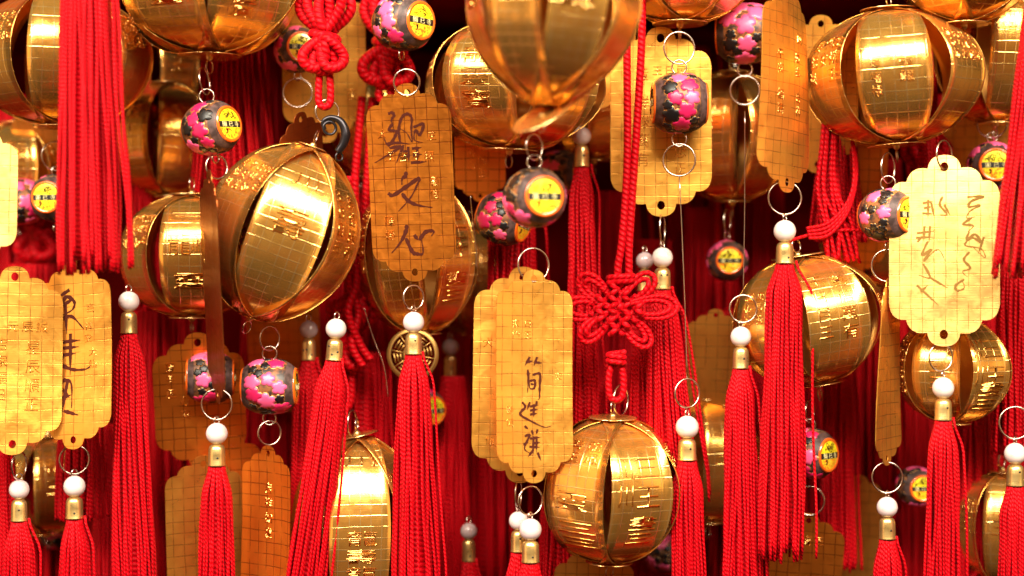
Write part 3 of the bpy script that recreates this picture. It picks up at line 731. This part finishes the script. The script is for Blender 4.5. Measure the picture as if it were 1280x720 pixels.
plaque('pale gold plaque cut by the left edge above the grid plaques', -42, 242, 122, 190, -110, pitch=-3, metal='gleam_plate', seed=9)
plaque('dark brown plaque seen almost edge-on before the left lantern', 267, 360, 110, 296, -80, metal='shaded_plate', yaw=-79, seed=10, bend=-0.15, pitch=10)
plaque('turned gold plaque hanging beneath the blossom bead at right', 1109, 465, 84, 234, -40, yaw=72, seed=11, bend=-0.3, skew=0.25)
plaque('brownish gold plaque behind the red tassel at lower left', 250, 502, 112, 178, 60, metal='red_reflection', pitch=12, seed=12, raised=[('寶王正', 215, 455, 14, 'v'), ('心安', 232, 500, 14, 'v')])
plaque('brownish gold plaque cut by the bottom edge at lower left', 256, 665, 96, 196, 40, yaw=12, pitch=7, seed=13)
plaque('reddish gold plaque turned sideways at the bottom under the blossom bead', 335, 670, 88, 226, 0, metal='red_reflection', yaw=-48, bend=-0.5, seed=14, raised=[('吉祥如意', 335, 610, 15, 'v')])
plaque('brown gold plaque cut by the bottom edge right of the longest tassel', 1006, 728, 90, 190, 70, metal='red_reflection', seed=15, pitch=18, raised=[('王寶正', 990, 670, 13, 'h')])
plaque('gold grid plaque behind the red knot at the upper left of centre', 405, 78, 104, 200, 110, seed=16, pitch=8, raised=[('正', 440, 118, 16, 'v'), ('王寶', 395, 98, 15, 'h')])
plaque('orange plaque glimpsed between the orange and the centre lantern', 600, 178, 64, 150, 95, metal='red_reflection', seed=17, pitch=12, raised=[('寺心', 590, 190, 13, 'v'), ('仙王', 604, 200, 13, 'v')])
plaque('gold plaque with a dark hole at the top edge behind the right lantern', 1024, 118, 96, 196, 70, seed=18, pitch=7)
plaque('dark red gold plaque behind the top of the leaning lantern', 376, 236, 84, 200, 25, metal='shaded_plate', lean=3, yaw=52, pitch=24, seed=19)
plaque('dark plaque behind the pearl tassel at lower left', 296, 640, 92, 200, 80, metal='red_reflection', seed=20, pitch=14)
plaque('brown plaque between two tassels right of the bottom lantern', 892, 478, 70, 190, 120, seed=21, pitch=14)
plaque('dark grid plaque behind the bead at right', 1072, 250, 70, 190, 140, metal='red_reflection', seed=22, pitch=10)
plaque('brown plaque under the bottom lantern', 742, 772, 100, 190, 60, pitch=12, seed=23)
plaque('gold grid plaque glimpsed left of the doubled red cord', 752, 60, 84, 150, 70, seed=24, pitch=-3)
plaque('brown plaque deep behind the left lantern and bead', 60, 200, 80, 150, 200, seed=25, pitch=16)
plaque('brown plaque deep below the pointed lantern', 355, 430, 90, 180, 200, seed=26, pitch=16)
plaque('dark plaque deep at the lower right between tassels', 1070, 690, 80, 200, 210, seed=27, pitch=10)
plaque('brown plaque deep at the upper right corner', 1225, 200, 90, 170, 170, seed=28, pitch=4)

# ------------------------------------------------------------------ beads
bead('blossom bead with round label below the lantern at the upper left', 264, 160, 33, -20, yaw=48, seed=1, lean=-8, top=((7, 9, 9), (26, 17, 6)), bottom=((5, 6, 4), (16, 15, 13)))
bead('glossy blossom bead at the top edge left of centre', 504, 28, 35, 5, yaw=44, seed=2, lean=3, bottom=((5, 7, 3),))
bead('dark bead facing front behind the knot at the upper left', 372, 62, 28, 60, yaw=12, seed=3, bottom=((5, 6, 4), (26, 18, 18)))
bead('blurred bead with a yellow label hanging closest at centre', 668, 247, 37, -170, yaw=22, seed=4, top=((7, 9, 9), (26, 16, 10)))
bead('blossom bead partly hidden by the blurred centre bead', 630, 273, 32, 30, yaw=66, seed=5, lean=20)
bead('side-on blossom bead before the wide plaque right of centre', 849, 129, 37, -40, yaw=97, seed=6, top=((8, 9, 9), (32, 20, 19)), bottom=((8, 9, 9), (34, 20, 20)), L_=31)
bead('shadowed side-on blossom bead at the top right of centre', 931, 42, 37, 50, yaw=85, seed=7, bottom=((8, 9, 9), (34, 18, 18)))
bead('blossom bead below the round gold lantern on the right', 1110, 269, 33, -30, yaw=55, seed=8, top=((7, 9, 9), (26, 19, 8)), bottom=((6, 6, 3), (30, 20, 20)))
bead('small bead facing front in the shade right of the flower knot', 909, 326, 25, 140, yaw=8, seed=9, top=((7, 6, 3), (24, 15, 4)))
bead('dark side-on bead crossed by the edge-on plaque', 263, 472, 31, 45, yaw=-92, seed=10)
bead('pink side-on blossom bead under the leaning lantern', 337, 483, 34, -10, yaw=82, seed=11, top=((7, 9, 9), (26, 15, 12)), bottom=((6, 8, 8), (24, 15, 14)), L_=31)
bead('blossom bead beside the longest tassel at the lower right', 1012, 567, 31, 40, yaw=56, seed=12, top=((5, 7, 7), (22, 14, 5)), bottom=((28, 18, 18),))
bead('dark labelled bead left of the long front tassel', 70, 248, 29, 60, yaw=-26, seed=13, top=((5, 6, 5), (24, 18, 17)), bottom=((8, 5, 3),))
bead('shadowed pink bead near the left edge', 26, 252, 28, 110, yaw=-80, seed=14)
bead('labelled bead between the signed plaque and the right edge tassel', 1240, 208, 30, 70, yaw=10, seed=15, top=((6, 7, 6), (24, 18, 18)))
bead('dark bead half hidden beside the tassel at the lower right', 1146, 608, 24, 130, yaw=20, seed=16)
bead('dark bead behind the tall centre left tassel', 528, 512, 26, 140, yaw=40, seed=17)
bead('dim pink bead behind the blurred centre bead', 700, 216, 27, 150, yaw=70, seed=18)
bead('dim pink bead deep at the lower left behind the pearl tassels', 76, 660, 26, 220, yaw=80, seed=19)
bead('dim pink bead deep left of the bottom tassels at right of centre', 830, 690, 24, 200, yaw=70, seed=20)

# ------------------------------------------------------------------ tassels
tassel('long coarse tassel in front of the top left lantern', 106, -60, -170, w1=58, w2=76, length=405, shift=6, seed=1, capless=True, n=42, sr=2.2, stray=2)
tassel('coarse tassel hanging in front at the right edge', 1322, -80, -150, w1=62, w2=84, length=432, shift=-22, seed=2, capless=True, n=42, sr=2.2, lean=2)
tassel('pearl tassel below the left lantern', 161, 377, -15, 13, 40, 54, 340, 8, seed=3)
tassel('pearl tassel at the bottom left corner', 24, 612, -20, 12.5, 38, 46, 330, seed=4, ring=(17, 4, 1))
tassel('pearl tassel under the brushed plaque at bottom left', 93, 608, -15, 13.5, 36, 46, 330, seed=5, ring=(18, 17, 2))
tassel('pearl tassel under the dark side-on bead', 271, 542, -20, 13.5, 38, 50, 330, 2, seed=6, ring=(19, 19, 4))
tassel('white pearl tassel slanting left below the leaning lantern', 420, 411, -40, 13, 40, 52, 340, -18, seed=7, lean=4, dots=True)
tassel('grey pearl tassel behind the slanting one', 386, 412, 70, 11.5, 38, 48, 330, -4, seed=8, pearl='pearl_grey', dots=True)
tassel('pearl tassel in front of the coin, below the orange plaque', 517, 403, -50, 13.3, 40, 60, 340, 4, seed=9, ring=(15, 12, 3), stray=1)
tassel('pearl tassel hanging behind the flower knot', 727, 170, 60, 12, 32, 38, 345, 2, seed=10)
tassel('pearl tassel to the right of the flower knot', 828, 322, 15, 13, 40, 66, 270, 14, seed=11, ring=(20, 5, 3), dots=True)
tassel('brownish pearl tassel behind the pearl right of the flower knot', 806, 326, 50, 11, 34, 44, 250, 2, seed=12, pearl='pearl_grey')
tassel('longest pearl tassel before the lantern right of centre', 981, 289, -55, 14, 46, 56, 376, -4, seed=13, ring=(20.5, 20.5, 7))
tassel('pearl tassel on a string left of the longest one', 926, 421, -30, 13, 36, 52, 350, 2, seed=14, ring=(17, 17, 5), ring_dx=3, string=(232, 2))
tassel('pearl tassel on a string beside the bottom lantern', 859, 534, -45, 14.5, 40, 48, 330, 4, seed=15, ring=(18, 16, 10), string=(255, -10))
tassel('pearl tassel under the signed plaque', 1179, 485, -60, 13.5, 38, 48, 340, -3, seed=16, ring=(17, 16, 8), ring_dx=-3)
tassel('pearl tassel below the turned plaque at lower right', 1109, 634, -35, 13, 36, 44, 330, 0, seed=17, ring=(19, 19, 5))
tassel('pearl tassel at the lower right edge', 1269, 567, -40, 13.5, 40, 54, 330, 4, seed=18, ring=(20, 20, 5))
tassel('small grey pearl tassel at the bottom left of the centre plaque', 586, 664, 100, 10.5, 30, 36, 300, 0, seed=19, pearl='pearl_grey')
tassel('pearl tassel tucked behind its twin under the centre plaque', 648, 651, -50, 12, 34, 40, 320, 0, seed=20, ring=(20, 4, 2))
tassel('front pearl tassel of the pair under the centre plaque', 663, 662, -70, 14, 38, 46, 320, 0, seed=21, ring=(18, 15, 4))
tassel('dim pearl tassel deep behind the coin', 563, 434, 210, 10.5, 28, 36, 330, 0, seed=22, pearl='pearl_grey')
tassel('dim pearl tassel peeking out left of the bottom lantern', 690, 642, 130, 11, 44, 60, 250, 0, seed=23, pearl='pearl_grey')
bgt = [('broad blurred tassel behind the labelled bead at the upper left', 284, 40, 120, 64, 88, 230), ('dark tassel beside the upper left lantern', 176, 60, 180, 26, 34, 330),
       ('tassel behind the brushed plaque at lower left', 98, 500, 60, 48, 56, 150), ('narrow dark tassel right of the brushed plaque', 131, 530, 130, 26, 34, 240),
       ('blurred tassel left of the side-on plaque, upper right', 1048, 120, 90, 44, 70, 185), ('blurred tassel behind the bead at lower right', 1048, 440, 140, 36, 46, 275),
       ('blurred tassel behind the small right lantern', 1216, 500, 130, 44, 52, 280), ('dark red tassel at the right edge below the plaque', 1266, 340, 60, 40, 50, 230),
       ('blurred tassel behind the two centre beads', 640, 262, 100, 62, 66, 280), ('blurred tassel behind the centre plaque on its right', 730, 480, 140, 36, 46, 300),
       ('dark tassel deep left of the centre plaque', 566, 470, 170, 36, 46, 300), ('blurred tassel behind the slanting tassel', 455, 440, 140, 60, 70, 260),
       ('red tassel at the left edge behind the corner tassel', 4, 560, 40, 24, 30, 240), ('dark tassel left of the bottom lantern', 705, 620, 90, 60, 80, 240),
       ('dark tassel behind the shaded lantern at right of centre', 920, 560, 250, 60, 80, 320), ('dark tassel deep at centre right', 880, 260, 260, 50, 70, 320),
       ('dark tassel deep in the middle behind the string', 950, 200, 300, 60, 80, 380), ('dark tassel deep under the upper left lantern', 40, 330, 260, 60, 80, 420),
       ('dark tassel deep behind the left lantern', 190, 380, 250, 60, 80, 380), ('dark tassel deep below the leaning lantern', 330, 380, 280, 60, 80, 420),
       ('dark tassel deep behind the orange plaque', 480, 160, 260, 50, 70, 420), ('dark tassel deep behind the doubled cord', 770, 240, 280, 60, 80, 420),
       ('dark tassel deep at the lower right of the small lantern', 1140, 420, 270, 60, 80, 420), ('dark tassel deep at the upper right', 1180, 120, 290, 50, 70, 380),
       ('red tassel behind the signed plaque, near its top left', 1160, 160, 60, 22, 28, 160), ('dark tassel deep at the upper left of centre', 330, 60, 300, 50, 70, 300)]
bgt += [('dark tassel deep %s' % w_, x_, y_, d_, 56, 74, 420) for w_, x_, y_, d_ in (
    ('behind the two pearls of the centre plaque', 610, 330, 250), ('behind the bottom lantern and its ring', 800, 300, 240), ('at the bottom, right of the long bottom lantern', 540, 380, 260),
    ('behind the string of the beside tassel, upper right', 860, 60, 310), ('between the top left tassel and the bead', 225, 180, 270), ('behind the clasp', 430, 60, 260),
    ('behind the bead and the signed plaque', 1100, 200, 260), ('at the right edge behind the small lantern', 1250, 300, 260), ('behind the bead below the longest tassel', 1000, 420, 260),
    ('behind the left edge plaques', 20, 120, 300), ('behind the sideways plaque at the lower right', 1090, 480, 290), ('behind the orange plaque on its left', 455, 60, 300))]
for i, (lb, x, y, d, w1, w2, ln) in enumerate(bgt):
    tassel(lb, x, y, d, w1=w1, w2=w2, length=ln, seed=50 + i, capless=True, n=34, sr=1.9)

# ------------------------------------------------------------------ knots and cords
def loop(cx, cy, a, b, ang, z0=0.0, n=12, open_=0.0):
    """one petal loop from the knot centre out and back"""
    out = []
    for i in range(n + 1):
        t = PI * 2 * i / n
        x = a * (1 - math.cos(t)) / 2; y = b * math.sin(t) * (0.35 + 0.65 * (1 - math.cos(t)) / 2)
        out.append((cx + x * math.cos(ang) - y * math.sin(ang), cy + x * math.sin(ang) + y * math.cos(ang), z0 + 2.5 * math.sin(t * 2)))
    return out


pet = []
for q, (a, ln, wd_) in enumerate(((-138, 60, 17), (-42, 62, 17), (-180, 66, 19), (-2, 76, 19), (138, 58, 16), (48, 62, 16))):
    pet += [loop(0, 0, ln, wd_, R(a), -3.0 + (q % 3) * 1.2), loop(0, 0, ln - 9, wd_ - 7.0, R(a), -3.5 + (q % 3) * 1.2)]
weave = []
for i in range(4):
    o = (i - 1.5) * 11.5
    for dr in (1, -1):
        ln_ = []
        for q in range(9):
            u = (q - 4) * 7.2
            over = 5.0 * math.cos(PI * u / 11.5 + PI * i + (0 if dr > 0 else PI))
            ln_.append(((u + o) * 0.7071 if dr > 0 else (u - o) * 0.7071, (u - o) * 0.7071 if dr > 0 else (-u - o) * 0.7071, -6 + over))
        weave.append(ln_)
tail = [[(-3 + 4 * math.sin(a) * 4, 66 + a * 4.2, -3 + 10 * math.cos(a)) for a in np.linspace(0, 3 * PI, 26)]]
tail = [[(10 * math.cos(a), 54 + a * 1.1, -5 + 7 * math.sin(a)) for a in np.linspace(0, 5 * PI, 36)]]
tl = [[(-4, 66, -3), (-9, 84, -3), (-8, 108, -3), (0, 114, -3), (8, 108, -3), (9, 84, -3), (4, 66, -3)]]
up = [[(6, -30, 0), (2, -48, 0), (8, -90, 0), (14, -180, 2), (14, -300, 2), (12, -430, 2)], [(14, -28, 1), (16, -48, 0), (17, -90, 0), (27, -240, 2), (32, -330, 2), (34, -430, 2)]]
up2 = [[(15 * math.cos(a) + 6, -30 - a * 0.9, 8 * math.sin(a)) for a in np.linspace(0, 4 * PI, 30)]]
cord_thing('flower_knot', 'red flower shaped knot with six looped petals and a doubled cord above', 'knot', 770, 386, -45,
           [('petal_loops', pet, 3.4, False), ('woven_centre', weave, 3.6, False), ('collar', tail, 3.6, False), ('hanging_loop', tl, 4.2, False), ('doubled_cord', up, 5.0, False), ('upper_collar', up2, 4.0, False)])
# ring between the knot and the bottom lantern
kr = thing('link_ring', 'wire ring linking the flower knot to the bottom lantern', 'ring', W(776, 500, -20), group='loose link rings')
mb = MB(); mb.tube(ring_pts(19, 10, 36), 1.2, 8, closed=True); mb.build('wire', M['wire'], kr, K(-20))

def blob_knot(label, px, py, d, s=1.0, tail_len=60, lean=0, r=6.5):
    lp = [loop(0, -4, 50 * s, 19 * s, R(a), z) for a, z in ((-103, -2), (-77, -8), (-122, 8), (-58, 6))]
    wrap = [[(15 * s * math.cos(a), -8 + a * 2.6 * s, 11 * s * math.sin(a)) for a in np.linspace(0.5, 3.4 * PI, 34)]]
    low = [loop(0, 8 * s, 40 * s, 18 * s, R(a), z) for a, z in ((118, -12), (64, -14), (92, -6))]
    end = [[(-4, 30 * s, -2), (-7, 30 * s + tail_len * 0.5, -2), (-7, 30 * s + tail_len * 0.9, -2), (0, 30 * s + tail_len, -2), (7, 30 * s + tail_len * 0.9, -2), (7, 30 * s + tail_len * 0.5, -2), (4, 30 * s, -2)]]
    upc = [[(-6, -30 * s, 0), (-8, -140, 4), (-6, -300, 6)], [(6, -30 * s, 0), (8, -140, 4), (7, -300, 6)]]
    return cord_thing('cord_knot', label, 'knot', px, py, d, [('upper_loops', lp, r, False), ('wrapping', wrap, r * 0.95, False), ('lower_loops', low, r, False), ('hanging_loop', end, r * 0.72, False), ('cord', upc, r * 0.8, False)], lean=lean)


blob_knot('chunky red knot at the top left of centre above the black clasp', 406, 42, -50, 1.0, 62)
blob_knot('blurred chunky red knot behind the glossy bead at the top', 488, 52, 70, 1.15, 40, r=7.0, lean=6)
blob_knot('small dim knot beside the slanting tassel', 437, 420, 90, 0.8, 66, lean=4)
blob_knot('dim knot deep behind the red cord bundle, upper right', 1160, 216, 110, 0.8, 30)
blob_knot('dim knot deep in the shade right of the flower knot', 905, 440, 230, 0.9, 40)
blob_knot('dim knot deep at the left behind the dark labelled bead', 48, 285, 260, 0.8, 40)
kr = thing('link_ring', 'wire ring above the black clasp', 'ring', W(409, 140, -48), group='loose link rings')
mb = MB(); mb.tube(ring_pts(15, 14, 36), 1.2, 8, closed=True); mb.build('wire', M['wire'], kr, K(-48))
kr = thing('link_ring', 'wire ring above the long lantern at the bottom', 'ring', W(440, 529, 20), group='loose link rings')
mb = MB(); mb.tube(ring_pts(16, 4, 36), 1.2, 8, closed=True); mb.build('wire', M['wire'], kr, K(20))
# clasp
k_ = K(-50); cl = thing('lobster_clasp', 'black hooked clasp holding the leaning lantern', 'clasp', W(420, 172, -50))
mb = MB(); mb.tube(catmull([(-14, 0, 10), (-16, 0, 20), (-6, 0, 25), (6, 0, 20), (12, 0, 6), (9, 0, -8), (2, 0, -18)], 6), np.interp(np.linspace(0, 1, 37), [0, 0.3, 0.7, 1], [2.4, 3.4, 6.0, 4.5]), 12)
mb.build('hook', M['dark_metal'], cl, k_)
mb = MB(); mb.tube(ring_pts(8, 7.5, 24, cz=12, cx=-8), 1.8, 8, closed=True); mb.build('gate', M['dark_metal'], cl, k_)
mb = MB(); mb.tube(ring_pts(5, 4, 20, cz=-24, cx=4), 1.2, 8, closed=True); mb.build('swivel', M['dark_metal'], cl, k_)
# cord bundle at upper right
cb = []
for q in range(18):
    w_ = (q % 6 - 2.5) * 5.2; zz = (q // 6) * 6 - 6; j_ = 3 * math.sin(q * 2.3)
    cb.append([(w_ * 0.6, -150, zz), (-4 + w_ * 0.7 + j_, -60, zz), (-6 + w_ + j_, -5, zz), (6 + w_ * 1.2 - j_, 40, zz), (14 + w_ * 1.5 + j_, 84 + j_, zz)])
cc = [[(-34 + q, 44 + q * 4, -10), (-5, 36 + q * 5, -12), (20, 5 + q * 4, -12), (26 + q, -40, -8), (18 - q * 2, -110, 0)] for q in range(4)]
sc = [[(-62, 62, -6), (-30, 52, -8), (10, 46, -8), (40, 46, -6)]]
cord_thing('cord_bundle', 'loose bundle of red cords sweeping above the lantern right of centre', 'cords', 1040, 242, 10, [('hanging_cords', cb, 2.3, False), ('swept_cords', cc, 2.2, False), ('loose_end', sc, 2.2, False)])
cord_thing('twisted_cord', 'limp twisted red cord beside the leaning lantern', 'cords', 440, 330, 60, [('strands', [[(-3, -110, 0), (-2, -40, 4), (6, 20, 0), (-4, 60, -6), (10, 100, 0), (24, 120, 0)], [(4, -110, 0), (4, -40, -4), (-4, 20, 0), (8, 60, 6), (0, 100, 0), (14, 128, 0)]], 5.0, False)])
for lb, x, y, ln, sw in (('thin thread hanging left of the coin', 470, 440, 110, 30), ('thin curved thread right of the orange plaque', 592, 290, 90, 8)):
    t = thing('thread', lb, 'thread', W(x, y, 30)); mb = MB()
    mb.tube(catmull([(-sw / 2, 0, ln / 2), (-sw / 8, 2, ln / 6), (sw / 3, 1, -ln / 6), (sw / 2, 0, -ln / 2)], 8), 0.6, 5); mb.build('strand', M['wire'], t, K(30))

# ------------------------------------------------------------------ coin
t = thing('openwork_coin', 'round pierced brass coin behind the pearl tassel left of centre', 'coin', W(516, 443, 40), (0, 0, -8)); k_ = K(40)
def ann(mb, r0, r1, n=48, th=1.2):
    mb.lathe([(r0, -th), (r1, -th), (r1, th), (r0, th), (r0, -th)], n=n)
mb = MB(); ann(mb, 28, 33); ann(mb, 9, 13)
mb.v = [(x, z, y) for x, y, z in mb.v]; mb.f = [list(reversed(f)) for f in mb.f]
mb.build('rims', M['coin'], t, k_)
mb = MB()
for q in range(8):
    a = q * PI / 4 + 0.2
    for j, rr in enumerate((15.5, 19.5, 23.5)):
        p = [((rr) * math.cos(a) - u * math.sin(a), 0, rr * math.sin(a) + u * math.cos(a)) for u in (-4.2 - j, 4.2 + j)]
        mb.tube([p[0], ((p[0][0] + p[1][0]) / 2, 0, (p[0][2] + p[1][2]) / 2), p[1]], 1.1, 6)
    b = a + PI / 8
    mb.tube([(12 * math.cos(b), 0, 12 * math.sin(b)), (20 * math.cos(b), 0, 20 * math.sin(b)), (29 * math.cos(b), 0, 29 * math.sin(b))], 0.9, 6)
mb.build('trigrams', M['coin'], t, k_)
